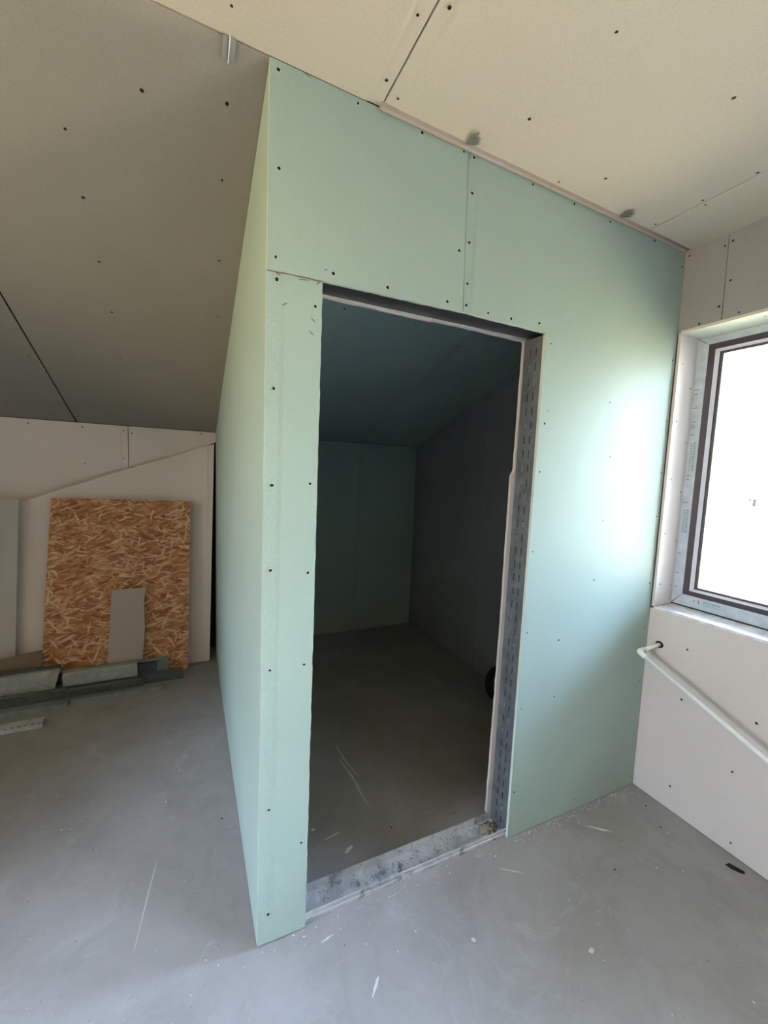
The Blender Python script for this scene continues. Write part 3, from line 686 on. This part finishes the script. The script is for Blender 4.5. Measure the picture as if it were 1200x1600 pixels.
# scraps of soft grey sealing tape poking out at the ceiling joint
def tuft(x, y, dx, dy, L, lab):
    bm = bmesh.new(); a = Vector((dx, dy, 0)).normalized(); s = a.cross(Vector((0, 0, 1)))
    z = ceil_z(x); O = Vector((x, y, z-.003))
    for k in range(5):
        ang = -0.62+k*.19; d = (a*math.cos(ang)+s*math.sin(ang)); l_ = L*(.62+.1*k)*random.uniform(.9, 1.1); w_ = .0075+.0025*random.random()
        p = [O+s*(k-2)*.0016, O+d*l_*.55+s*w_+Vector((0, 0, -.004)), O+d*l_+Vector((0, 0, -.007-random.uniform(0, .003))), O+d*l_*.55-s*w_+Vector((0, 0, -.003))]
        q = [v+Vector((0, 0, -.0012)) for v in p]
        P = [bm.verts.new(v) for v in p]; Q = [bm.verts.new(v) for v in q]
        bm.faces.new(P); bm.faces.new(Q)
        for i in range(4): bm.faces.new((P[i], P[(i+1) % 4], Q[(i+1) % 4], Q[i]))
    obj('sealing_tape_scrap', bm, TUFT, None, label=lab, cat='tape scrap')
tuft(.612, -.017, .15, -1, .062, 'grey tape scrap sticking out of the ceiling joint above the board seam')
tuft(1.352, -.017, .1, -1, .066, 'grey tape scrap sticking out of the ceiling joint nearer the window corner')

# bent metal hanger tab poking through the joint between ceiling and slope
hg = link('metal_hanger', None, None, label='bent grey metal hanger tab at the joint of ceiling and slope', cat='hanger')
bm = bmesh.new()
def Fsb(a, b, d): return Fs(a, b, d)
for x0, x1 in ((-.1135, -.1015), (-.0965, -.0835)):
    vs = []
    for a, b, d in ((x0, -.004, -.007), (x1, -.002, -.0045), (x1, .046, -.003), (x0, .044, -.006), (x0, -.004, -.0005), (x1, -.002, -.0005), (x1, .046, -.0003), (x0, .044, -.0003)): vs.append(bm.verts.new(Fs(a, b, d)))
    for q in ((0, 1, 2, 3), (4, 5, 6, 7), (0, 1, 5, 4), (1, 2, 6, 5), (2, 3, 7, 6), (3, 0, 4, 7)): bm.faces.new([vs[i] for i in q])
obj('tab', bm, CLIP, hg)
bm = bmesh.new()
vs = [bm.verts.new(Fs(a, b, d)) for a, b, d in ((-.099, -.006, -.009), (-.0965, -.006, -.009), (-.0965, .050, -.005), (-.099, .050, -.005), (-.099, -.006, -.0005), (-.0965, -.006, -.0005), (-.0965, .05, -.0005), (-.099, .05, -.0005))]
for q in ((0, 1, 2, 3), (4, 5, 6, 7), (0, 1, 5, 4), (1, 2, 6, 5), (2, 3, 7, 6), (3, 0, 4, 7)): bm.faces.new([vs[i] for i in q])
obj('bright_rib', bm, PVC, hg, label='bright folded rib')

# coil of black hose in the closet, mostly behind the jamb
bm = bmesh.new(); pts = []
for i in range(181):
    t = 6.2832*i/45; rr = .080+.006*(i/45); pts.append((1.741+rr*math.cos(t), .86+.010*i/45+.03*math.sin(t), .150+rr*math.sin(t)))
tube(bm, pts, .010, 8)
mn = min(v.co.z for v in bm.verts)
for v in bm.verts: v.co.z -= mn-.0005
obj('hose_coil', bm, RUBBER, None, label='coil of black hose on the closet floor behind the door jamb', cat='hose')
# heap of plaster dust in the end of the track
bm = bmesh.new(); bmesh.ops.create_icosphere(bm, subdivisions=4, radius=1)
for v in bm.verts:
    n = v.co.copy(); k = 1+random.uniform(-.10, .10)
    q = .55+.9*abs(mnoise.noise(n*3.1))+.5*abs(mnoise.noise(n*9))
    v.co = Vector((.985+n.x*.045*q, .070+n.y*.032*q, .0015+max(0, n.z)**1.3*.018*q*k))
obj('plaster_heap', bm, TAN, None, True, label='small tan heap of plaster dust at the right end of the floor track', cat='debris')
bm = bmesh.new()
P = [(-.030, -.004), (-.012, -.012), (.022, -.008), (.034, .003), (.010, .012), (-.020, .008)]
a_ = [bm.verts.new((x, y, .0)) for x, y in P]; b_ = [bm.verts.new((x*.85, y*.8, .004+.004*(i % 2))) for i, (x, y) in enumerate(P)]
bm.faces.new(a_); bm.faces.new(b_)
for i in range(6): bm.faces.new((a_[i], a_[(i+1) % 6], b_[(i+1) % 6], b_[i]))
ch = obj('dark_chip', bm, SCREW, None, label='dark chip lying on the floor beside the right wall', cat='debris'); ch.location = (1.800, -.468, 0.0002); ch.rotation_euler.z = -1.2

# far outside: a pole with a crossarm, faint in the glare
gp = bmesh.new(); add_box(gp, (34, 8, -6.2), (56, 28, -6.0)); gro = obj('ground', gp, EARTH, kind='structure')
pl = link('utility_pole', None, None, label='distant pole with crossarm faint in the glare outside the window', cat='pole')
PX, PY = 46.0, 18.1
bm = bmesh.new(); tube(bm, [(0, 0, -6), (0, 0, -.15)], [.16, .10], 10); obj('pole_shaft', bm, CONC, pl)
bm = bmesh.new(); add_box(bm, (-.05, -.62, .43), (.05, .62, .52)); add_box(bm, (-.09, -.10, -.15), (.09, .10, .43)); add_box(bm, (-.05, .25, .33), (.05, .42, .43)); obj('crossarm', bm, STEELD, pl)
pl.location = (PX, PY, 0)
